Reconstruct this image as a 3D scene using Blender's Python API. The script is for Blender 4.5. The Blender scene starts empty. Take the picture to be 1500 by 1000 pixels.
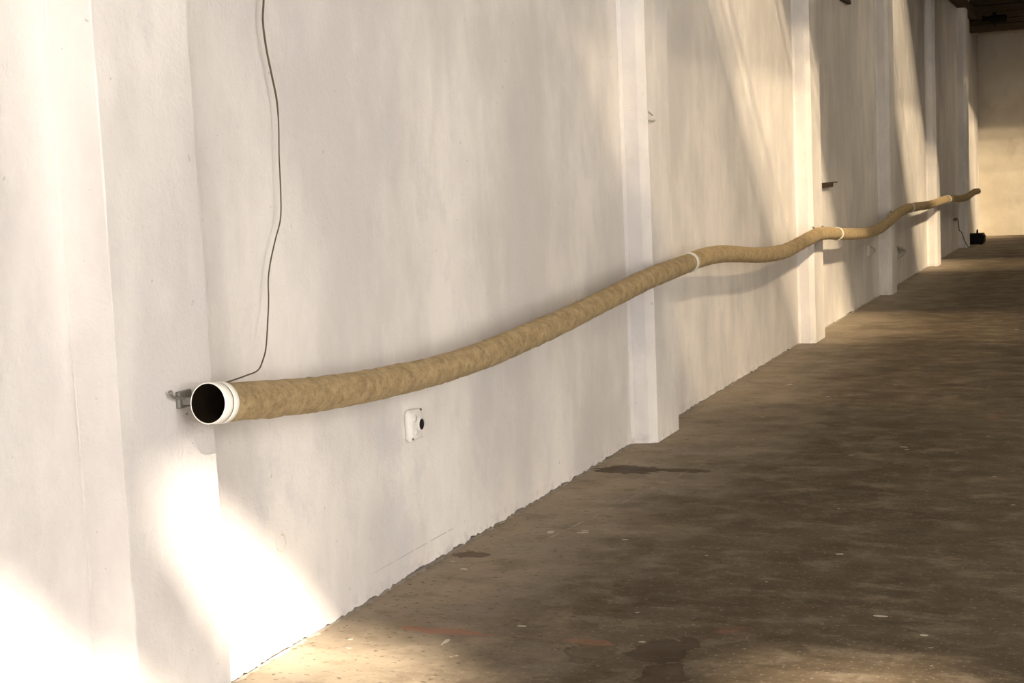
import bpy, bmesh, math, random
from mathutils import Vector, Matrix, noise as mnoise
random.seed(7)
scene = bpy.context.scene
col = scene.collection

# ------------------------------------------------------------------ camera, sky, sun, exposure
cam_d = bpy.data.cameras.new('camera'); cam = bpy.data.objects.new('camera', cam_d); col.objects.link(cam)
cam_d.sensor_width = 36.0
cam_d.lens = 2150.0 * 36.0 / 1500.0
cam_d.clip_end = 200
Rm = Matrix(((0.925310831, 0.000372242, 0.379209345),
             (0.376597359, 0.116270694, -0.919051443),
             (-0.044433043, 0.993217492, 0.107446347)))
cam.matrix_world = Matrix.Translation((2.6925, 0.0, 1.6)) @ Rm.to_4x4()
scene.camera = cam

world = bpy.data.worlds.new('sky'); scene.world = world; world.use_nodes = True
bg = world.node_tree.nodes['Background']
bg.inputs[0].default_value = (1.0, 0.955, 0.885, 1)
bg.inputs[1].default_value = 8.2

sun_d = bpy.data.lights.new('sun', 'SUN'); sun = bpy.data.objects.new('sun', sun_d); col.objects.link(sun)
sun_d.energy = 16.0
sun_d.angle = math.radians(2.1)
sun_d.color = (1.0, 0.875, 0.70)
SUN_DIR = Vector((-1.1, 1.0, -1.0)).normalized()
sun.rotation_euler = SUN_DIR.to_track_quat('-Z', 'Y').to_euler()
sun.location = (10, -10, 12)

vs = scene.view_settings
vs.view_transform = 'Standard'; vs.look = 'None'; vs.gamma = 1.0; vs.use_curve_mapping = False
vs.exposure = 0.42
scene.cycles.max_bounces = 10
scene.cycles.diffuse_bounces = 6

# ------------------------------------------------------------------ node helper
class NT:
    def __init__(self, name, rough=0.8, spec=0.3):
        self.m = bpy.data.materials.new(name); self.m.use_nodes = True
        self.t = self.m.node_tree; self.b = self.t.nodes['Principled BSDF']
        self.b.inputs['Roughness'].default_value = rough
        self.b.inputs['Specular IOR Level'].default_value = spec
        self.co = self.t.nodes.new('ShaderNodeTexCoord').outputs['Object']
    def put(self, sock, v):
        if isinstance(v, bpy.types.NodeSocket): self.t.links.new(v, sock)
        elif isinstance(v, (tuple, list)) and len(v) == 3 and sock.type == 'RGBA': sock.default_value = (*v, 1)
        else: sock.default_value = v
    def math(self, op, a, b=0.0, c=None, clamp=False):
        n = self.t.nodes.new('ShaderNodeMath'); n.operation = op; n.use_clamp = clamp
        self.put(n.inputs[0], a); self.put(n.inputs[1], b)
        if c is not None: self.put(n.inputs[2], c)
        return n.outputs[0]
    def map(self, scale=(1, 1, 1), loc=(0, 0, 0), vec=None):
        n = self.t.nodes.new('ShaderNodeMapping')
        self.put(n.inputs['Vector'], vec or self.co)
        n.inputs['Scale'].default_value = scale; n.inputs['Location'].default_value = loc
        return n.outputs[0]
    def noise(self, scale, detail=4, rough=0.55, vec=None, dist=0.0):
        n = self.t.nodes.new('ShaderNodeTexNoise')
        self.put(n.inputs['Vector'], vec or self.co)
        n.inputs['Scale'].default_value = scale; n.inputs['Detail'].default_value = detail
        n.inputs['Roughness'].default_value = rough; n.inputs['Distortion'].default_value = dist
        return n.outputs['Fac']
    def step(self, v, lo, hi, a=0.0, b=1.0):
        n = self.t.nodes.new('ShaderNodeMapRange'); n.interpolation_type = 'SMOOTHSTEP'
        self.put(n.inputs[0], v); self.put(n.inputs[1], lo); self.put(n.inputs[2], hi)
        self.put(n.inputs[3], a); self.put(n.inputs[4], b)
        return n.outputs[0]
    def mix(self, f, a, b, mode='MIX'):
        n = self.t.nodes.new('ShaderNodeMix'); n.data_type = 'RGBA'; n.blend_type = mode
        self.put(n.inputs[0], f); self.put(n.inputs[6], a); self.put(n.inputs[7], b)
        return n.outputs[2]
    def sep(self, vec=None):
        n = self.t.nodes.new('ShaderNodeSeparateXYZ'); self.put(n.inputs[0], vec or self.co); return n.outputs
    def bump(self, h, strength=0.3, dist=0.01):
        n = self.t.nodes.new('ShaderNodeBump'); n.inputs['Strength'].default_value = strength
        n.inputs['Distance'].default_value = dist; self.put(n.inputs['Height'], h)
        self.put(self.b.inputs['Normal'], n.outputs[0])
    def color(self, c): self.put(self.b.inputs['Base Color'], c)
    def rough(self, c): self.put(self.b.inputs['Roughness'], c)

def simple(name, c, rough=0.6, spec=0.3, metal=0.0, nscale=40.0, var=0.25, bump=0.15):
    n = NT(name, rough, spec); n.b.inputs['Metallic'].default_value = metal
    f = n.noise(nscale, 4)
    n.color(n.mix(f, tuple(x * (1 - var) for x in c), tuple(min(1, x * (1 + var)) for x in c)))
    n.bump(f, bump, 0.003)
    return n.m

# ------------------------------------------------------------------ materials
def mat_plaster():
    n = NT('whitewashed_plaster', 0.85, 0.2)
    x, y, z = n.sep()[:3]
    a = n.noise(1.1, 6, 0.6, n.map((1, 1, 0.55)))
    c = n.mix(n.step(a, 0.36, 0.68), (0.57, 0.54, 0.53), (0.77, 0.73, 0.70))
    s = n.noise(3.2, 5, 0.62, n.map((1, 1, 0.38), (3, 1, 0)))
    c = n.mix(n.math('MULTIPLY', n.step(s, 0.50, 0.72), 0.45), c, (0.55, 0.52, 0.50))
    s2 = n.noise(2.0, 6, 0.65, n.map((1, 1, 0.7), (9, 4, 2)))
    c = n.mix(n.math('MULTIPLY', n.step(s2, 0.54, 0.68), 0.45), c, (0.52, 0.51, 0.53))
    s3 = n.noise(1.6, 5, 0.6, n.map((1, 1, 0.5), (1, 14, 2)))
    c = n.mix(n.math('MULTIPLY', n.step(s3, 0.56, 0.75), 0.4), c, (0.74, 0.66, 0.60))
    # rare dark nicks
    v = n.noise(26, 2, 0.5, n.map((1, 1, 1), (5, 5, 5)))
    c = n.mix(n.math('MULTIPLY', n.step(v, 0.735, 0.76), 0.45), c, (0.32, 0.30, 0.27))
    # faint ring stain and a long pencil scratch low on the wall
    dy = n.math('SUBTRACT', y, 4.33); dz = n.math('SUBTRACT', z, 0.385)
    d = n.math('SQRT', n.math('ADD', n.math('MULTIPLY', dy, dy), n.math('MULTIPLY', dz, dz)))
    ring = n.math('SUBTRACT', 1.0, n.step(n.math('ABSOLUTE', n.math('SUBTRACT', d, 0.030)), 0.001, 0.006))
    ring = n.math('MULTIPLY', ring, n.step(n.noise(30, 2), 0.40, 0.6))
    c = n.mix(n.math('MULTIPLY', ring, 0.5), c, (0.5, 0.38, 0.2))
    sc = n.math('ABSOLUTE', n.math('SUBTRACT', z, 0.100))
    sc = n.math('SUBTRACT', 1.0, n.step(sc, 0.0008, 0.0035))
    sc = n.math('MULTIPLY', sc, n.step(y, 4.85, 5.2)); sc = n.math('MULTIPLY', sc, n.step(y, 5.78, 5.72))
    sc = n.math('MULTIPLY', sc, n.step(n.noise(9, 3), 0.38, 0.5))
    c = n.mix(n.math('MULTIPLY', sc, 0.55), c, (0.25, 0.25, 0.30))
    # scuffed, slightly bluish splash line along the foot
    low = n.math('MULTIPLY', n.step(z, 0.09, 0.0), n.step(n.noise(14, 5, 0.7), 0.48, 0.62))
    c = n.mix(n.math('MULTIPLY', low, 0.45), c, (0.42, 0.39, 0.40))
    n.color(c)
    h = n.math('ADD', n.noise(9, 6, 0.6), n.math('MULTIPLY', n.noise(70, 4, 0.6), 0.35))
    h = n.math('ADD', h, n.math('MULTIPLY', n.noise(1.4, 3), 1.6))
    n.bump(h, 0.35, 0.02)
    return n.m

FLECKS = [(0.30, 6.156, 0.018, 0.022), (0.449, 6.214, 0.018, 0.010), (0.172, 5.473, 0.022, 0.014), (0.508, 4.551, 0.010, 0.04), (1.92, 5.215, 0.022, 0.008), (2.093, 5.03, 0.013, 0.010)]
def mat_floor():
    n = NT('worn_concrete', 0.7, 0.25)
    x, y, z = n.sep()[:3]
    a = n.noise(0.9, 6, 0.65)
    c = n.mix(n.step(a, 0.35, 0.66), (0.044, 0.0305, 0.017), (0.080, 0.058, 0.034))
    b = n.noise(4.5, 7, 0.7, n.map((1, 1.4, 1), (2, 7, 0)))
    c = n.mix(n.math('MULTIPLY', n.step(b, 0.46, 0.66), 0.8), c, (0.145, 0.113, 0.076))
    b2 = n.noise(7.0, 6, 0.7, n.map((0.6, 1.6, 1), (12, 3, 0)))
    c = n.mix(n.math('MULTIPLY', n.step(b2, 0.52, 0.64), 0.7), c, (0.040, 0.027, 0.015))
    # reddish paint traces
    r = n.noise(2.2, 4, 0.6, n.map((1, 1.5, 1), (31, 5, 0)))
    c = n.mix(n.math('MULTIPLY', n.step(r, 0.66, 0.74), 0.45), c, (0.20, 0.075, 0.045))
    # paler along the wall foot: light bounced off the wall, painted into the concrete
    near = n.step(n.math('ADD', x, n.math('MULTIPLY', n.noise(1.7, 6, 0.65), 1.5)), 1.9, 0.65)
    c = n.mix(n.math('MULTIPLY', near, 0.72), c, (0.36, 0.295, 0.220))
    c = n.mix(n.math('MULTIPLY', n.step(n.noise(6.0, 6, 0.7, n.map((0.8, 1.3, 1), (17, 9, 0))), 0.50, 0.68), 0.45), c, (0.095, 0.068, 0.042))
    # grit: small dark and pale flecks
    g = n.noise(55, 3, 0.6)
    c = n.mix(n.math('MULTIPLY', n.step(g, 0.58, 0.70), 0.55), c, (0.26, 0.21, 0.155))
    g2 = n.noise(38, 3, 0.6, n.map((0.7, 1.2, 1), (4, 4, 0)))
    c = n.mix(n.math('MULTIPLY', n.step(g2, 0.60, 0.68), 0.75), c, (0.045, 0.032, 0.022))
    w = n.noise(13, 2, 0.5, n.map((0.6, 1.0, 1), (8, 1, 0)))
    c = n.mix(n.math('MULTIPLY', n.step(w, 0.735, 0.76), 0.8), c, (0.50, 0.45, 0.37))
    wob = n.math('MULTIPLY', n.math('SUBTRACT', n.noise(7.5, 7, 0.62, n.map((0.8, 1.0, 1), (2.3, 0.7, 0)), 1.2), 0.5), 3.2)
    rough = 0.72
    def blot(cx, cy, rx, ry, cc, amt, rim=None, k=1.0):
        nonlocal c
        dx = n.math('DIVIDE', n.math('SUBTRACT', x, cx), rx); dy = n.math('DIVIDE', n.math('SUBTRACT', y, cy), ry)
        d = n.math('SQRT', n.math('ADD', n.math('MULTIPLY', dx, dx), n.math('MULTIPLY', dy, dy)))
        d = n.math('ADD', d, n.math('MULTIPLY', wob, k))
        m = n.step(d, 1.04, 0.94)
        c = n.mix(n.math('MULTIPLY', m, amt), c, cc)
        if rim:
            e = n.math('MULTIPLY', n.step(d, 0.72, 0.95), m)
            c = n.mix(n.math('MULTIPLY', e, 0.6), c, rim)
    dark = (0.050, 0.031, 0.019)
    blot(0.21, 7.60, 0.20, 0.105, dark, 0.85, None, 0.6)
    blot(0.53, 7.63, 0.15, 0.060, dark, 0.8, None, 0.8)
    blot(1.27, 4.66, 0.11, 0.125, (0.042, 0.027, 0.014), 0.88, (0.025, 0.016, 0.008), 0.9)
    blot(1.33, 4.43, 0.085, 0.10, (0.045, 0.030, 0.015), 0.82, (0.025, 0.016, 0.008), 1.0)
    blot(1.04, 4.58, 0.085, 0.11, (0.085, 0.062, 0.036), 0.6, (0.04, 0.027, 0.016), 0.9)
    blot(0.46, 4.665, 0.15, 0.035, (0.25, 0.105, 0.06), 0.65, None, 0.6)
    blot(1.00, 4.68, 0.10, 0.03, (0.23, 0.11, 0.06), 0.5, None, 0.6)
    blot(0.11, 5.70, 0.10, 0.05, (0.085, 0.056, 0.034), 0.8, None, 0.7)
    blot(1.5, 9.2, 0.5, 0.10, dark, 0.5, None, 0.8)
    blot(1.25, 17.9, 0.35, 0.12, dark, 0.6, None, 0.8)
    blot(0.85, 31.0, 0.25, 0.3, dark, 0.8, None, 0.8)
    for fx, fy, fa, fb in FLECKS: blot(fx, fy, fa, fb, (0.55, 0.50, 0.42), 0.7, None, 1.0)
    # chalk line running obliquely from near the wall foot
    ax, ay, bx_, by_ = 0.33, 6.02, 0.694, 8.684
    L = math.hypot(bx_ - ax, by_ - ay); ux, uy = (bx_ - ax) / L, (by_ - ay) / L
    px = n.math('SUBTRACT', x, ax); py = n.math('SUBTRACT', y, ay)
    t = n.math('ADD', n.math('MULTIPLY', px, ux), n.math('MULTIPLY', py, uy))
    dd = n.math('ABSOLUTE', n.math('ADD', n.math('MULTIPLY', px, -uy), n.math('MULTIPLY', py, ux)))
    lm = n.step(dd, 0.009, 0.003); lm = n.math('MULTIPLY', lm, n.step(t, -0.02, 0.02)); lm = n.math('MULTIPLY', lm, n.step(t, L + .02, L - .02))
    lm = n.math('MULTIPLY', lm, n.step(n.noise(7, 5, 0.7), 0.47, 0.62))
    c = n.mix(n.math('MULTIPLY', lm, 0.5), c, (0.42, 0.37, 0.30))
    # whitewash drips right at the foot of the wall
    dr = n.math('ADD', x, n.math('MULTIPLY', n.noise(16, 4, 0.65), 0.075))
    c = n.mix(n.math('MULTIPLY', n.step(dr, 0.052, 0.038), 0.8), c, (0.50, 0.46, 0.42))
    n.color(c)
    n.rough(n.step(n.noise(3, 4), 0.3, 0.7, 0.55, 0.85))
    h = n.math('ADD', n.noise(6, 6, 0.65), n.math('MULTIPLY', n.noise(60, 4, 0.6), 0.3))
    n.bump(h, 0.35, 0.012)
    return n.m

def mat_felt():
    n = NT('tan_felt', 0.95, 0.1)
    a = n.noise(16, 6, 0.7)
    c = n.mix(n.step(a, 0.32, 0.68), (0.210, 0.146, 0.072), (0.395, 0.287, 0.152))
    b = n.noise(60, 5, 0.7)
    c = n.mix(n.math('MULTIPLY', n.step(b, 0.52, 0.70), 0.55), c, (0.47, 0.36, 0.215))
    b2 = n.noise(45, 5, 0.7, n.map((1, 1, 1), (3, 3, 3)))
    c = n.mix(n.math('MULTIPLY', n.step(b2, 0.53, 0.67), 0.6), c, (0.14, 0.09, 0.042))
    n.color(c)
    try:
        n.b.inputs['Sheen Weight'].default_value = 0.25; n.b.inputs['Sheen Roughness'].default_value = 0.6
        n.b.inputs['Sheen Tint'].default_value = (0.9, 0.75, 0.5, 1)
    except Exception: pass
    h = n.math('ADD', n.noise(35, 6, 0.7), n.math('MULTIPLY', n.noise(160, 4, 0.7), 0.6))
    n.bump(h, 0.7, 0.01)
    return n.m

M = dict(
    plaster=mat_plaster(), floor=mat_floor(), felt=mat_felt(),
    core=simple('dark_wall_core', (0.05, 0.045, 0.05), 0.95),
    endwall=None,
    plastic=simple('white_plastic', (0.78, 0.76, 0.71), 0.45, 0.4, nscale=8, var=0.06, bump=0.05),
    ring=simple('pale_ring', (0.62, 0.62, 0.57), 0.5, 0.4, nscale=20, var=0.1, bump=0.05),
    pipe=simple('shade_black_pipe', (0.010, 0.006, 0.003), 0.9, 0.1),
    metal=simple('dull_zinc', (0.22, 0.21, 0.19), 0.55, 0.5, 0.6),
    dusty_zinc=simple('paint_spotted_zinc', (0.42, 0.39, 0.35), 0.7, 0.3),
    black=simple('black_casing', (0.004, 0.0035, 0.0035), 0.7, 0.15),
    cable=simple('olive_cable', (0.085, 0.072, 0.040), 0.6),
    wood=simple('dark_stained_wood', (0.045, 0.027, 0.014), 0.8),
    timber=simple('roof_timber', (0.06, 0.038, 0.02), 0.85, nscale=6),
    roof=simple('roof_boarding', (0.14, 0.095, 0.055), 0.9, nscale=5),
    paint=simple('thick_white_paint', (0.70, 0.67, 0.64), 0.7, nscale=25, var=0.1, bump=0.3),
    brown_wall=simple('bounce_cutting_brown', (0.13, 0.095, 0.06), 0.9, nscale=3),  # dark tone given to the unseen walls to cut bounced light
    hole=simple('dark_hole', (0.006, 0.005, 0.004), 0.9),
)
def glass(name, tint):
    m = bpy.data.materials.new(name); m.use_nodes = True; t = m.node_tree
    for nd in list(t.nodes): t.nodes.remove(nd)
    out = t.nodes.new('ShaderNodeOutputMaterial'); tr = t.nodes.new('ShaderNodeBsdfTransparent'); tr.inputs[0].default_value = (*tint, 1)
    nz = t.nodes.new('ShaderNodeTexNoise'); nz.inputs['Scale'].default_value = 0.8
    gl = t.nodes.new('ShaderNodeBsdfDiffuse'); gl.inputs[0].default_value = (0.25, 0.2, 0.13, 1)
    mr = t.nodes.new('ShaderNodeMapRange'); mr.inputs[3].default_value = 0.0; mr.inputs[4].default_value = 0.25
    mx = t.nodes.new('ShaderNodeMixShader')
    t.links.new(nz.outputs['Fac'], mr.inputs[0]); t.links.new(mr.outputs[0], mx.inputs[0])
    t.links.new(tr.outputs[0], mx.inputs[1]); t.links.new(gl.outputs[0], mx.inputs[2]); t.links.new(mx.outputs[0], out.inputs[0])
    return m
M['sun_dim_glass'] = glass('sun_dim_yellow_glass', (0.56, 0.532, 0.478))  # unseen rooflight panes: tints graded to dim the sun bands
M['sun_dimmest_glass'] = glass('sun_dimmest_glass', (0.27, 0.255, 0.23))
M['sun_dimmer_glass'] = glass('sun_dimmer_yellow_glass', (0.42, 0.40, 0.36))   # light crosses both faces of a pane
M['window_glass'] = glass('warm_tint_glass', (0.93, 0.86, 0.72))  # tint added to warm the light from the far windows
def mat_end():
    n = NT('stained_end_wall_paint', 0.9, 0.15)
    z = n.sep()[2]
    a = n.noise(0.9, 6, 0.6)
    c = n.mix(n.step(a, 0.35, 0.65), (0.54, 0.475, 0.38), (0.64, 0.575, 0.475))
    b = n.noise(2.4, 5, 0.65, n.map((1, 1, 0.6), (4, 4, 4)))
    c = n.mix(n.math('MULTIPLY', n.step(b, 0.55, 0.7), 0.35), c, (0.40, 0.34, 0.25))
    n.color(c); n.bump(n.noise(8, 5), 0.3, 0.02)
    return n.m
M['endwall'] = mat_end()

# ------------------------------------------------------------------ mesh helpers
def link(name, bm, mat, parent=None, smooth=False):
    bmesh.ops.recalc_face_normals(bm, faces=bm.faces)
    me = bpy.data.meshes.new(name); bm.to_mesh(me); bm.free()
    if smooth:
        for p in me.polygons: p.use_smooth = True
    me.materials.append(mat)
    o = bpy.data.objects.new(name, me); col.objects.link(o)
    if parent: o.parent = parent; o.matrix_parent_inverse = parent_inv(parent)
    return o
def parent_inv(p):
    return Matrix.Translation(-Vector(p.location))
def tag(o, label=None, cat=None, group=None, kind=None):
    if label: o['label'] = label
    if cat: o['category'] = cat
    if group: o['group'] = group
    if kind: o['kind'] = kind
    return o
def empty(name, loc, label, cat, group=None):
    o = bpy.data.objects.new(name, None); o.location = loc; o.empty_display_size = 0.1; col.objects.link(o)
    return tag(o, label, cat, group)
def box(bm, x0, x1, y0, y1, z0, z1, bev=0.0, seg=2):
    r = bmesh.ops.create_cube(bm, size=1.0)
    vs_ = r['verts']
    for v in vs_:
        v.co = Vector(((x0 + x1) / 2 + v.co.x * (x1 - x0), (y0 + y1) / 2 + v.co.y * (y1 - y0), (z0 + z1) / 2 + v.co.z * (z1 - z0)))
    if bev > 0:
        es = list({e for v in vs_ for e in v.link_edges})
        bmesh.ops.bevel(bm, geom=es, offset=bev, segments=seg, affect='EDGES', profile=0.5)
    return bm
def catmull(P, step):
    P = [Vector(p) for p in P]; out = []
    for i in range(len(P) - 1):
        p0 = P[max(i - 1, 0)]; p1 = P[i]; p2 = P[i + 1]; p3 = P[min(i + 2, len(P) - 1)]
        n = max(2, int((p2 - p1).length / step))
        for k in range(n):
            t = k / n
            # centripetal-ish: scale tangents by segment length
            l = (p2 - p1).length
            m1 = ((p2 - p0) / max((p2 - p0).length, 1e-6)) * l; m2 = ((p3 - p1) / max((p3 - p1).length, 1e-6)) * l
            out.append((2*t**3 - 3*t**2 + 1) * p1 + (t**3 - 2*t**2 + t) * m1 + (-2*t**3 + 3*t**2) * p2 + (t**3 - t**2) * m2)
    out.append(P[-1]); return out
def sweep(bm, path, rad, seg=24, cap=(True, True), rough=0.0, freq=20.0, flip=None):
    n = len(path); rings = []
    up = Vector((0, 0, 1))
    for i, p in enumerate(path):
        t = (path[min(i + 1, n - 1)] - path[max(i - 1, 0)]).normalized()
        ref = up if abs(t.z) < 0.95 else Vector((1, 0, 0))
        if i == 0: a = t.cross(ref).normalized()
        else: a = (a - t * a.dot(t)).normalized()
        b = t.cross(a)
        r = rad(i / (n - 1)) if callable(rad) else rad
        ring = []
        for k in range(seg):
            th = 2 * math.pi * k / seg
            d = a * math.cos(th) + b * math.sin(th)
            rr = r
            if rough:
                q = p + d * r
                rr += rough * mnoise.noise(q * freq) + rough * 0.6 * mnoise.noise(q * freq * 2.7 + Vector((5, 5, 5)))
            ring.append(bm.verts.new(p + d * rr))
        rings.append(ring)
    for i in range(n - 1):
        for k in range(seg):
            bm.faces.new((rings[i][k], rings[i][(k + 1) % seg], rings[i + 1][(k + 1) % seg], rings[i + 1][k]))
    if cap[0]: bm.faces.new(rings[0][::-1])
    if cap[1]: bm.faces.new(rings[-1])
    return bm
def frame(path, s0):
    """point and tangent at arc length s0"""
    s = 0.0
    for i in range(len(path) - 1):
        d = path[i + 1] - path[i]
        if s + d.length >= s0: return path[i] + d * ((s0 - s) / d.length), d.normalized()
        s += d.length
    return path[-1], (path[-1] - path[-2]).normalized()
def lathe(bm, origin, axis, prof, seg=48):
    axis = axis.normalized(); a = axis.cross(Vector((0, 0, 1))).normalized(); b = axis.cross(a)
    rings = [[bm.verts.new(origin + axis * h + (a * math.cos(2*math.pi*k/seg) + b * math.sin(2*math.pi*k/seg)) * r) for k in range(seg)] for h, r in prof]
    for i in range(len(prof) - 1):
        for k in range(seg):
            bm.faces.new((rings[i][k], rings[i][(k+1) % seg], rings[i+1][(k+1) % seg], rings[i+1][k]))
    return bm

# ------------------------------------------------------------------ room shell
Y0, Y1, XR, ZR = -6.0, 33.4, 7.8, 5.0
bm = bmesh.new(); box(bm, -0.4, XR + 0.3, Y0 - 0.3, Y1 + 0.3, -0.2, 0.0)
tag(link('floor', bm, M['floor']), 'worn brown concrete floor with stains and paint flecks', kind='structure')

# side wall: dark core, with a plaster coat whose lower edge is broken off unevenly
bm = bmesh.new(); box(bm, -0.4, -0.022, Y0, Y1, 0.0, ZR)
wl = tag(link('wall_left', bm, M['core']), 'long whitewashed plaster side wall running into the distance', kind='structure')
bm = bmesh.new()
ys = []; y = Y0
while y < Y1:
    ys.append(y); y += 0.012 if 3.0 < y < 9.5 else (0.03 if y < 20 else 0.06)
ys.append(Y1)
lo, hi, lo2 = [], [], []
for y in ys:
    e = 0.010 + 0.013 * mnoise.noise(Vector((y * 2.3, 3.1, 0))) + 0.013 * mnoise.noise(Vector((y * 11, 1.0, 5))) + 0.010 * mnoise.noise(Vector((y * 37, 8.0, 2)))
    e = max(0.0006, e)
    out = 0.004 + 0.006 * mnoise.noise(Vector((y * 5, 7.7, 3))) 
    lo.append(bm.verts.new((max(0.0, out) + 0.0, y, e)))
    hi.append(bm.verts.new((0.0, y, 0.055)))
    lo2.append(bm.verts.new((-0.022, y, e)))
top = [bm.verts.new((0.0, y, ZR)) for y in ys]
for i in range(len(ys) - 1):
    bm.faces.new((lo[i], lo[i+1], hi[i+1], hi[i])); bm.faces.new((hi[i], hi[i+1], top[i+1], top[i]))
    bm.faces.new((lo2[i], lo2[i+1], lo[i+1], lo[i]))
me_o = link('plaster_coat', bm, M['plaster'], wl)

bm = bmesh.new(); box(bm, -0.4, XR + 0.3, Y1, Y1 + 0.3, 0.0, ZR)
tag(link('wall_back', bm, M['endwall']), 'cream painted end wall closing the far end of the hall', kind='structure')
# opposite wall, out of view: window openings placed to light the near wall and middle bays
bm = bmesh.new()
WIN = [(-5.0, -4.0), (-1.6, 0.2), (2.0, 4.4), (9.3, 9.9), (14.2, 14.9)]
box(bm, XR, XR + 0.3, Y0, Y1, 0.0, 0.5); box(bm, XR, XR + 0.3, Y0, Y1, 4.5, ZR)
yy = Y0
for a, b in WIN:
    box(bm, XR, XR + 0.3, yy, a, 0.5, 4.5); yy = b
box(bm, XR, XR + 0.3, yy, Y1, 0.5, 4.5)
wr = tag(link('wall_right', bm, M['brown_wall']), 'opposite wall of the hall, out of view, with window openings placed for the light', kind='structure')
for a, b in WIN[3:]:
    bm = bmesh.new(); box(bm, XR + 0.14, XR + 0.146, a, b, 0.5, 4.5); link('pane', bm, M['window_glass'], wr)
# entrance wall behind the photographer, with a wide open doorway
bm = bmesh.new()
box(bm, -0.4, 0.9, Y0 - 0.3, Y0, 0, ZR); box(bm, 7.4, XR + 0.3, Y0 - 0.3, Y0, 0, ZR); box(bm, 0.9, 7.4, Y0 - 0.3, Y0, 4.0, ZR)
tag(link('wall_front', bm, M['brown_wall']), 'entrance wall with a wide open doorway', kind='structure')
# roof with transverse rooflight slots; unseen panes tinted to dim the sun
slots = [(4.8, 11.8), (17.4, 20.8), (26.9, 30.8)]
SX0, SX1 = 0.9, 7.5
bm = bmesh.new(); yy = 0.6
for a, b in slots:
    box(bm, -0.4, XR + 0.3, yy, a, ZR, ZR + 0.12)
    box(bm, -0.4, SX0, a, b, ZR, ZR + 0.12); box(bm, SX1, XR + 0.3, a, b, ZR, ZR + 0.12)
    yy = b
box(bm, -0.4, XR + 0.3, yy, Y1 + 0.3, ZR, ZR + 0.12)
# unseen roof over the entrance: gaps added and shaped to throw the near sun patches
box(bm, -0.4, XR + 0.3, Y0 - 0.3, -3.0, ZR, ZR + 0.12)
box(bm, -0.4, 4.85, -3.0, 0.6, ZR, ZR + 0.03)
def slab(pts, z0, z1):
    lo_ = [bm.verts.new((x, y, z0)) for x, y in pts]; hi_ = [bm.verts.new((x, y, z1)) for x, y in pts]
    bm.faces.new(lo_); bm.faces.new(hi_)
    for q in range(len(pts)): bm.faces.new((lo_[q], lo_[(q+1) % len(pts)], hi_[(q+1) % len(pts)], hi_[q]))
slab([(4.85, -0.50), (5.5, -0.46), (5.87, -0.50), (6.45, -0.92), (6.45, 0.6), (4.85, 0.6)], ZR, ZR + 0.03)
slab([(4.85, -1.50), (6.45, -1.60), (6.45, -1.20), (4.85, -0.85)], ZR, ZR + 0.03)
box(bm, 4.85, 6.45, -3.0, -2.0, ZR, ZR + 0.03)
box(bm, 6.45, 7.15, -3.0, 0.6, ZR, ZR + 0.03)
slab([(7.15, -0.38), (XR + 0.3, -0.25), (XR + 0.3, 0.6), (7.15, 0.6)], ZR, ZR + 0.03)
box(bm, 7.15, XR + 0.3, -3.0, -1.0, ZR, ZR + 0.03)
box(bm, SX0, 2.9, 4.8, 8.3, ZR, ZR + 0.03)  # unseen boards added to keep sun off the upper wall
for pts in ([(0.9, 10.6), (3.4, 11.8), (0.9, 11.8)], [(0.9, 26.9), (2.1, 26.9), (2.8, 30.8), (0.9, 30.8)]): slab(pts, ZR, ZR + 0.03)  # unseen slabs added to trim the sun bands to a slant
for a, b in slots:      # unseen slats added to soften the light at both edges of each rooflight
    for off, w_ in ((0.16, 0.10), (0.36, 0.075), (0.60, 0.05), (0.90, 0.03)):
        box(bm, SX0, SX1, b - off - w_, b - off, ZR, ZR + 0.03); a_ = 8.1 if a < 8 else a; box(bm, SX0, SX1, a_ + off, a_ + off + w_, ZR, ZR + 0.03)
ce = tag(link('ceiling', bm, M['roof']), 'dark boarded roof with rooflight slots', kind='structure')
for a, b in slots:
    if a < 8:
        bm = bmesh.new(); box(bm, 2.9, SX1, a, 8.3, ZR + 0.05, ZR + 0.056); link('rooflight_pane', bm, M['sun_dimmest_glass'], ce); a = 8.3
    bm = bmesh.new(); box(bm, SX0, 2.9, a, b, ZR + 0.05, ZR + 0.056); link('rooflight_pane', bm, M['sun_dimmer_glass'], ce)
    bm = bmesh.new(); box(bm, 2.9, SX1, a, b, ZR + 0.05, ZR + 0.056); link('rooflight_pane', bm, M['sun_dim_glass'], ce)
# deep built-up tie beam just before the end wall: stacked boards of uneven depth
for za, zb, d in ((4.20, 4.335, 0.10), (4.34, 4.445, 0.06), (4.45, 4.575, 0.09), (4.58, 4.715, 0.06), (4.72, 4.99, 0.11)):
    bm = bmesh.new(); box(bm, 0.0, XR, 31.6 - d, 31.6 + d, za, zb, 0.006, 1); link('beam', bm, M['timber'], ce)
for yb in (-5.3, 3.5, 12.1, 17.1, 21.1, 26.5):
    bm = bmesh.new(); box(bm, 0.0, XR, yb - 0.07, yb + 0.07, 4.62, 4.99, 0.01, 1)
    link('beam', bm, M['timber'], ce)
bm = bmesh.new(); box(bm, 0.0, 0.17, 22.0, Y1, 4.45, 4.62, 0.01, 1); link('wall_plate', bm, M['timber'], ce)

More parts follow.
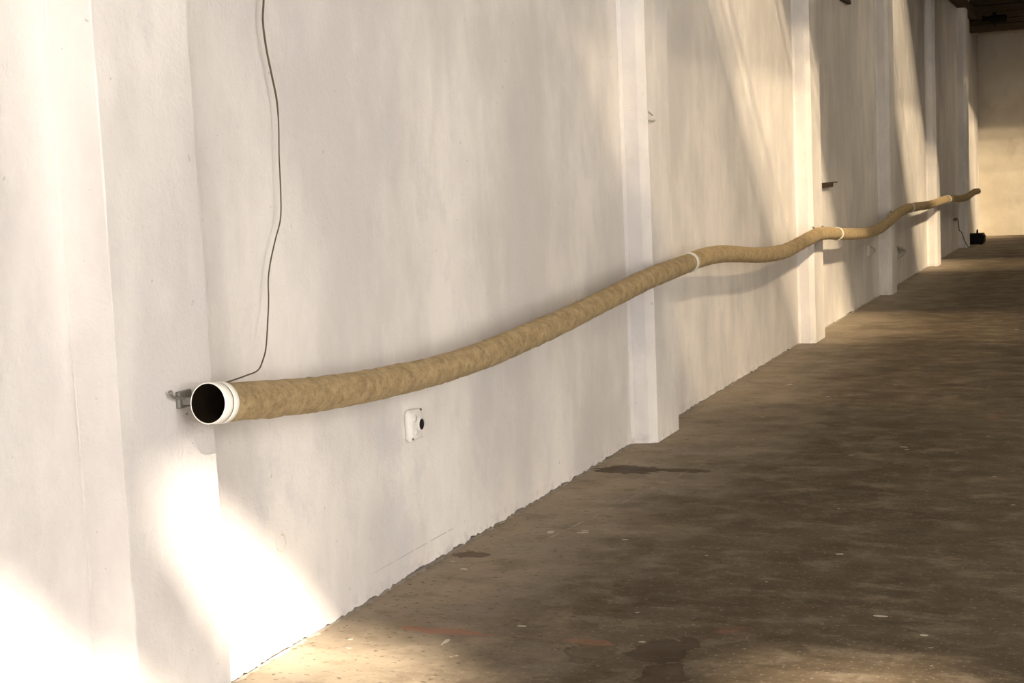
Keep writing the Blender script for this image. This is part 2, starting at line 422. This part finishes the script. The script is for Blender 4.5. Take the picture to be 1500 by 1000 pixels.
# pilasters: chamfered plaster-cased columns
PIL = [(-1.80, -1.30, .003), (3.30, 3.755, .003), (8.365, 8.875, .045), (13.49, 13.985, .045), (18.59, 19.07, .045), (23.72, 24.19, .045), (28.87, 29.35, .045)]
pil_lab = [None, 'wide white pilaster at the near end, behind the open tube end', 'white chamfered pilaster with a painted strap around it',
           'white pilaster beside the small dark shelf stub', 'white pilaster between the two small wall hooks', 'slim white pilaster in bright light, second from the end wall', 'white pilaster beside the black box on the floor']
pil_objs = []
for i, (ya, yb, ch) in enumerate(PIL):
    fl = 0.003 if i < 2 else 0.020
    prof = [(-0.005, ya - fl), (0.004, ya - fl * 0.8), (0.018 if i >= 2 else 0.006, ya - 0.001), (0.15 - ch, ya), (0.15, ya + ch), (0.15, yb - 0.006), (0.144, yb), (-0.005, yb)]
    bm = bmesh.new(); rows = []
    nz = 130 if i in (1, 2, 3) else 50
    for k in range(nz + 1):
        z = 0.002 + (ZR - 0.002) * (k / nz) ** 1.15
        row = []
        for j, (px, py) in enumerate(prof):
            q = Vector((j * 3.3 + i * 11, z * 2.2, 1.5)); q2 = Vector((j * 7.3 + i * 5, z * 9, 4.5))
            amp = 0.0035
            dx = amp * mnoise.noise(q) + 0.0015 * mnoise.noise(q2); dy = amp * mnoise.noise(q + Vector((50, 0, 0))) + 0.002 * mnoise.noise(q2 + Vector((50, 0, 0)))
            if j in (0, 7): dx = 0; 
            if k == 0: z0 = 0.004 + 0.004 * mnoise.noise(q * 9)
            row.append(bm.verts.new((px + dx, py + dy, z if k else max(0.001, z0))))
        rows.append(row)
    for k in range(nz):
        for j in range(len(prof) - 1):
            bm.faces.new((rows[k][j], rows[k][j+1], rows[k+1][j+1], rows[k+1][j]))
    o = link('trim_%d' % (i + 1), bm, M['plaster']); o['kind'] = 'structure'
    o['label'] = pil_lab[i] or 'white pilaster standing behind the photographer'
    pil_objs.append(o)
# painted-over strap with a lower wire on the third pilaster
P1 = pil_objs[2]
for z0, z1, t, mat in ((1.938, 1.985, 0.0025, 'paint'),):
    bm = bmesh.new(); ya = 8.365
    prof = [(0.0, ya - 0.024), (0.020 , ya - 0.004 - t), (0.105 - t, ya - t), (0.15 + t, ya + 0.045 - t), (0.15 + t, ya + 0.115), (0.15, ya + 0.135)]
    lo_ = [bm.verts.new((x, y, z0 + 0.003 * mnoise.noise(Vector((x*30, y*30, 0))))) for x, y in prof]
    hi_ = [bm.verts.new((x, y, z1 + 0.004 * mnoise.noise(Vector((x*30, y*30, 9))))) for x, y in prof]
    li = [bm.verts.new((x - 2*t if x > .1 else x, y + 2*t, z0)) for x, y in prof]; hi2 = [bm.verts.new((x - 2*t if x > .1 else x, y + 2*t, z1)) for x, y in prof]
    for j in range(5):
        bm.faces.new((lo_[j], lo_[j+1], hi_[j+1], hi_[j])); bm.faces.new((li[j], li[j+1], lo_[j+1], lo_[j])); bm.faces.new((hi_[j], hi_[j+1], hi2[j+1], hi2[j]))
    link('strap', bm, M['plaster'], P1)
for pts, r in (([(0.153, 8.41, 1.982), (0.156, 8.45, 1.972), (0.153, 8.505, 1.962)], 0.004), ([(0.153, 8.42, 1.930), (0.157, 8.48, 1.928), (0.153, 8.545, 1.931)], 0.0045)):
    bm = bmesh.new(); sweep(bm, catmull(pts, 0.01), r, 8); link('strap_wire', bm, M['dusty_zinc'], P1)

# ------------------------------------------------------------------ felt-wrapped tube
yz = [(3.562, 1.003), (3.706, 0.986), (3.917, 0.962), (4.126, 0.941), (4.354, 0.923), (4.604, 0.908), (4.878, 0.896), (5.118, 0.889), (5.518, 0.890), (5.816, 0.899), (6.317, 0.922), (6.693, 0.943), (7.336, 0.985), (7.828, 1.020), (8.233, 1.038), (8.677, 1.053), (9.082, 1.069), (9.518, 1.067), (9.991, 1.041), (10.506, 1.002), (11.075, 0.970), (11.705, 0.960), (12.351, 0.988), (13.098, 1.022), (13.534, 1.014), (13.887, 0.993), (14.792, 0.944), (15.808, 0.905), (16.433, 0.899), (16.948, 0.910), (17.61, 0.950), (18.314, 1.010), (19.06, 1.045), (19.847, 1.046), (21.67, 1.022), (23.826, 1.036), (25.063, 1.022), (26.424, 0.982), (27.93, 0.992), (29.074, 1.036), (29.986, 1.034)]
path = catmull([(0.26, a, b) for a, b in yz], 0.025)
tube = empty('felt_wrapped_tube', (0.26, 3.562, 0.0), 'long tan felt-wrapped tube undulating along the white wall', 'tube')
tube.location = (0.26, 3.562, 0.0)
def idx_at(y): return min(range(len(path)), key=lambda i: abs(path[i].y - y))
joints = [8.83, 14.11, 19.57, 24.24]
ends = [3.61] + joints + [29.986]
RT = 0.0570
for a, b in zip(ends[:-1], ends[1:]):
    ia, ib = idx_at(a), idx_at(b)
    seg = path[ia:ib + 1]
    bm = bmesh.new()
    last = b > 29
    def rad(t, last=last):
        r = RT * (1 + 0.02 * math.sin(t * 17))
        if last and t > 0.985: r *= math.sqrt(max(0.05, 1 - ((t - 0.985) / 0.015) ** 2))
        return r
    near = a < 14
    sweep(bm, seg, rad, 64 if near else 32, (False, last), 0.0035 if a < 10 else 0.003, 26.0)
    link('tube_section', bm, M['felt'], tube, True)
for j in joints:
    p, t = path[idx_at(j)], (path[idx_at(j) + 1] - path[idx_at(j) - 1]).normalized()
    bm = bmesh.new()
    lathe(bm, p - t * 0.016, t, [(0, 0.055), (0, 0.0615), (0.003, 0.0635), (0.029, 0.0635), (0.032, 0.0615), (0.032, 0.055)], 40)
    link('joint_ring', bm, M['ring'], tube, True)
# faint seam in the third section
p, t = path[idx_at(16.95)], (path[idx_at(16.95) + 1] - path[idx_at(16.95) - 1]).normalized()
bm = bmesh.new(); lathe(bm, p - t * 0.012, t, [(0, 0.056), (0.004, 0.0600), (0.020, 0.0600), (0.024, 0.056)], 40)
link('seam_band', bm, M['felt'], tube, True)
# white end collar with a groove, and the inner pipe, painted near black for the shade inside
t0 = (path[3] - path[0]).normalized()
o0 = path[0]
bm = bmesh.new()
lathe(bm, o0, t0, [(0.030, 0.0575), (0.002, 0.0575), (0.0, 0.0580), (0.0, 0.0600), (0.0015, 0.0612), (0.038, 0.0618), (0.040, 0.0608), (0.0405, 0.0585), (0.0435, 0.0585), (0.0440, 0.0612), (0.0455, 0.0622), (0.070, 0.0622), (0.072, 0.061), (0.073, 0.055)], 72)
link('end_collar', bm, M['plastic'], tube, True)
bm = bmesh.new(); lathe(bm, o0, t0, [(0.0398, 0.0590), (0.0398, 0.0612), (0.0440, 0.0612), (0.0440, 0.0590)], 72); link('groove_shade', bm, M['cable'], tube, True)  # dark ring added as painted shade in the collar groove
bm = bmesh.new()
sweep(bm, [o0 + t0 * 0.001] + path[1:60], lambda t: 0.0574 if t < 0.025 else 0.048, 48, (False, True))
link('inner_pipe', bm, M['pipe'], tube, True)

# hooks that carry the tube on the pilasters
for i, (ya, yb, ch) in enumerate(PIL[3:6]):
    y = (ya + yb) / 2 - (0.33 if i == 1 else 0.0) * 0
    zc = path[idx_at(y)].z
    e = empty('tube_fixing', (0.15, y, zc - 0.075), ['small fixing behind the tube at the pilaster by the dark shelf stub', 'small fixing behind the tube where it climbs most steeply', 'small fixing behind the tube at the second pilaster from the end wall'][i], 'fixing', 'fixings carrying the tube')
    bm = bmesh.new(); box(bm, 0.149, 0.156, y - 0.015, y + 0.015, zc - 0.05, zc + 0.03, 0.002, 1); link('plate', bm, M['paint'], e)
    bm = bmesh.new()
    pts = [(0.152, y, zc - 0.03), (0.175, y, zc - 0.032), (0.205, y, zc - 0.034)]
    sweep(bm, catmull(pts, 0.008), 0.006, 8); link('arm', bm, M['metal'], e, True)
# short fixing pins sticking out of the top of the felt
for yp in (13.15, 13.62, 18.10, 23.75):
    q = path[idx_at(yp)]
    bm = bmesh.new(); sweep(bm, [q + Vector((-0.028, 0.0, 0.045)), q + Vector((-0.030, -0.03, 0.056)), q + Vector((-0.034, -0.07, 0.066))], 0.008, 8); link('fixing_pin', bm, M['metal'], tube)

# end bracket on the near pilaster, left of the collar
br = empty('end_bracket', (0.15, 3.62, 0.99), 'small grey metal bracket left of the open tube end', 'bracket')
bm = bmesh.new(); box(bm, 0.150, 0.164, 3.560, 3.625, 0.985, 1.035, 0.003, 2); link('plate', bm, M['metal'], br)
bm = bmesh.new(); sweep(bm, catmull([(0.172, 3.600, 1.012), (0.170, 3.562, 1.017), (0.168, 3.540, 1.021), (0.166, 3.524, 1.028), (0.165, 3.516, 1.044)], 0.006), lambda t: 0.0045 + 0.002 * (t > 0.85), 10); link('bent_rod', bm, M['metal'], br, True)
bm = bmesh.new(); sweep(bm, [Vector((0.152, 3.605, 0.962)), Vector((0.168, 3.595, 0.966)), Vector((0.190, 3.575, 0.972))], lambda t: 0.002 + 0.007 * t, 8); link('spike', bm, M['metal'], br)
bm = bmesh.new(); box(bm, 0.160, 0.194, 3.575, 3.588, 0.994, 1.016, 0.002, 1); link('arm', bm, M['metal'], br)

# ------------------------------------------------------------------ hanging wire
W = [(0.02, 4.36, 5.0), (0.03, 4.40, 4.2), (0.03, 4.43, 3.2), (0.03, 4.40, 2.5), (0.03, 4.385, 2.251), (0.03, 4.372, 2.182), (0.03, 4.383, 2.092), (0.03, 4.408, 2.001), (0.03, 4.43, 1.921), (0.03, 4.434, 1.84), (0.03, 4.424, 1.723), (0.03, 4.42, 1.606), (0.03, 4.408, 1.512), (0.03, 4.364, 1.439), (0.03, 4.324, 1.365), (0.03, 4.304, 1.308), (0.035, 4.29, 1.239), (0.045, 4.258, 1.161), (0.06, 4.214, 1.085), (0.075, 4.171, 1.056), (0.1, 4.098, 1.029), (0.16, 3.926, 1.033), (0.232, 3.700, 1.043)]
bm = bmesh.new()
wp = catmull(W, 0.015)
sweep(bm, wp, 0.0025, 8)
for v in bm.verts:
    if v.co.z > 1.87:      # sleeved upper length is a little thicker
        c0 = min(wp, key=lambda p: (p - v.co).length_squared); v.co = c0 + (v.co - c0) * (1.45 if v.co.z > 1.9 else 1.2)
tag(link('hanging_wire', bm, M['cable'], None, True), 'thin dark wire hanging down the wall to the tube collar', 'wire')

# ------------------------------------------------------------------ junction box with dark hole
jb = empty('junction_box', (0.0, 5.38, 0.622), 'paint-crusted white junction box with a round dark hole', 'junction box')
bm = bmesh.new(); box(bm, -0.005, 0.032, 5.325, 5.445, 0.560, 0.690, 0.018, 4)
for v in bm.verts:
    v.co += Vector((mnoise.noise(v.co * 30), mnoise.noise(v.co * 30 + Vector((9, 0, 0))), mnoise.noise(v.co * 30 + Vector((0, 9, 0))))) * 0.008
link('box_body', bm, M['paint'], jb, True)
bm = bmesh.new(); lathe(bm, Vector((0.026, 5.418, 0.622)), Vector((1, 0, 0)), [(0.0, 0.029), (0.010, 0.028), (0.010, 0.0225), (0.004, 0.022)], 32); link('hole_rim', bm, M['paint'], jb, True)
bm = bmesh.new(); lathe(bm, Vector((0.0285, 5.418, 0.622)), Vector((1, 0, 0)), [(0.0072, 0.0001), (0.0072, 0.0235), (0.0, 0.0235)], 32); link('dark_hole', bm, M['hole'], jb)
for yy_, zz in ((5.340, 0.572), (5.425, 0.682)):
    bm = bmesh.new(); lathe(bm, Vector((0.028, yy_, zz)), Vector((1, 0, 0)), [(0, 0.005), (0.006, 0.005), (0.007, 0.0001)], 12); link('screw', bm, M['metal'], jb)
bm = bmesh.new(); lathe(bm, Vector((0.024, 5.36, 0.655)), Vector((1, 0, 0)), [(0, 0.018), (0.012, 0.016), (0.014, 0.0001)], 16); link('knock_out', bm, M['paint'], jb, True)
bm = bmesh.new(); lathe(bm, Vector((0.024, 5.37, 0.595)), Vector((1, 0, 0)), [(0, 0.015), (0.011, 0.013), (0.013, 0.0001)], 16); link('knock_out', bm, M['paint'], jb, True)

# ------------------------------------------------------------------ small fittings on the wall
def stub(z, y0, y1, y2, label):
    e = empty('shelf_stub', (0.0, y0, z), label, 'shelf')
    bm = bmesh.new(); box(bm, 0.0, 0.045, y0, y1, z - 0.028, z + 0.012, 0.003, 1); link('batten', bm, M['wood'], e)
    bm = bmesh.new(); box(bm, 0.0, 0.020, y0, y2, z + 0.010, z + 0.020, 0.002, 1); link('ledge_strip', bm, M['wood'], e)
stub(1.440, 14.45, 15.20, 15.62, 'small dark wooden shelf stub on the wall above the tube')
stub(3.395, 15.70, 16.55, 16.70, 'dark wooden stub high on the wall at the top of the picture')

e = empty('wall_hook', (0.0, 17.83, 0.60), 'small curved zinc hook low on the wall under the tube', 'hook')
bm = bmesh.new(); box(bm, 0, 0.012, 17.66, 17.80, 0.55, 0.66, 0.004, 1); link('plate', bm, M['paint'], e)
bm = bmesh.new(); sweep(bm, catmull([(0.01, 17.80, 0.655), (0.05, 17.84, 0.63), (0.055, 17.86, 0.595), (0.02, 17.80, 0.555)], 0.01), 0.012, 8); link('hook_arm', bm, M['dusty_zinc'], e, True)
e = empty('wall_hook', (0.0, 20.4, 0.44), 'pointed grey bracket low on the wall past the pilaster', 'hook')
bm = bmesh.new()
for pts in ([(0.0, 20.05, 0.535), (0.06, 20.62, 0.440)], [(0.0, 20.10, 0.365), (0.06, 20.62, 0.425)]):
    sweep(bm, catmull(pts, 0.05), lambda t: 0.012 + 0.012 * math.sin(math.pi * t), 8)
link('fork', bm, M['dusty_zinc'], e, True)
bm = bmesh.new(); box(bm, 0, 0.014, 20.0, 20.14, 0.35, 0.55, 0.004, 1); link('plate', bm, M['paint'], e)

# cable with a plug low on the wall near the far end
e = empty('power_cable', (0.0, 27.95, 0.57), 'thin dark cable hanging from a wall socket by the last pilaster', 'cable')
bm = bmesh.new(); sweep(bm, catmull([(0.03, 28.1, 0.575), (0.02, 28.35, 0.560), (0.012, 28.55, 0.525), (0.012, 28.66, 0.44), (0.012, 28.70, 0.36), (0.02, 28.78, 0.32), (0.05, 28.82, 0.29), (0.09, 28.83, 0.16), (0.14, 28.80, 0.06), (0.18, 28.86, 0.012), (0.22, 29.1, 0.008), (0.25, 29.6, 0.008), (0.2, 29.9, 0.02)], 0.03), 0.008, 8); link('cord', bm, M['cable'], e, True)
bm = bmesh.new(); box(bm, 0.0, 0.045, 27.80, 28.14, 0.555, 0.600, 0.006, 1); link('plug', bm, M['cable'], e)

# black box on the floor beyond the last pilaster
e = empty('black_box', (0.25, 30.2, 0.0), 'small black case standing on the floor by the end wall', 'case')
bm = bmesh.new(); box(bm, 0.04, 0.345, 29.95, 30.45, 0.012, 0.205, 0.015, 2)
for v in bm.verts:
    if v.co.z > 0.1: v.co.x += (v.co.x - 0.22) * -0.06
link('case_body', bm, M['black'], e)
bm = bmesh.new(); sweep(bm, catmull([(0.22, 30.05, 0.20), (0.22, 30.07, 0.26), (0.22, 30.16, 0.275), (0.22, 30.25, 0.26), (0.22, 30.27, 0.20)], 0.02), 0.010, 8); link('handle', bm, M['black'], e, True)
for fx in (0.08, 0.30):
    for fy in (29.99, 30.41):
        bm = bmesh.new(); box(bm, fx - 0.02, fx + 0.02, fy - 0.02, fy + 0.02, 0.0, 0.016, 0.003, 1); link('foot', bm, M['black'], e)
bm = bmesh.new(); box(bm, 0.338, 0.362, 30.02, 30.38, 0.04, 0.17, 0.01, 1); link('side_grille', bm, M['black'], e)

# black spotlight slung under the roof beams at the far end
e = empty('roof_spotlight', (0.47, 31.3, 4.45), 'black spotlight slung under the dark roof beams', 'spotlight')
bm = bmesh.new(); lathe(bm, Vector((0.27, 31.3, 4.425)), Vector((1, 0, -0.03)), [(0.0, 0.001), (0.0, 0.075), (0.05, 0.052), (0.13, 0.052), (0.15, 0.074), (0.42, 0.078), (0.46, 0.055), (0.46, 0.001)], 24); link('lamp_body', bm, M['black'], e, True)
bm = bmesh.new(); box(bm, 0.46, 0.50, 31.33, 31.515, 4.46, 4.50, 0.004, 1); box(bm, 0.44, 0.52, 31.498, 31.512, 4.46, 4.57, 0.003, 1); link('yoke', bm, M['black'], e)
bm = bmesh.new(); sweep(bm, catmull([(0.46, 31.3, 4.36), (0.49, 31.3, 4.32), (0.51, 31.3, 4.28)], 0.02), 0.012, 8); link('focus_handle', bm, M['black'], e)
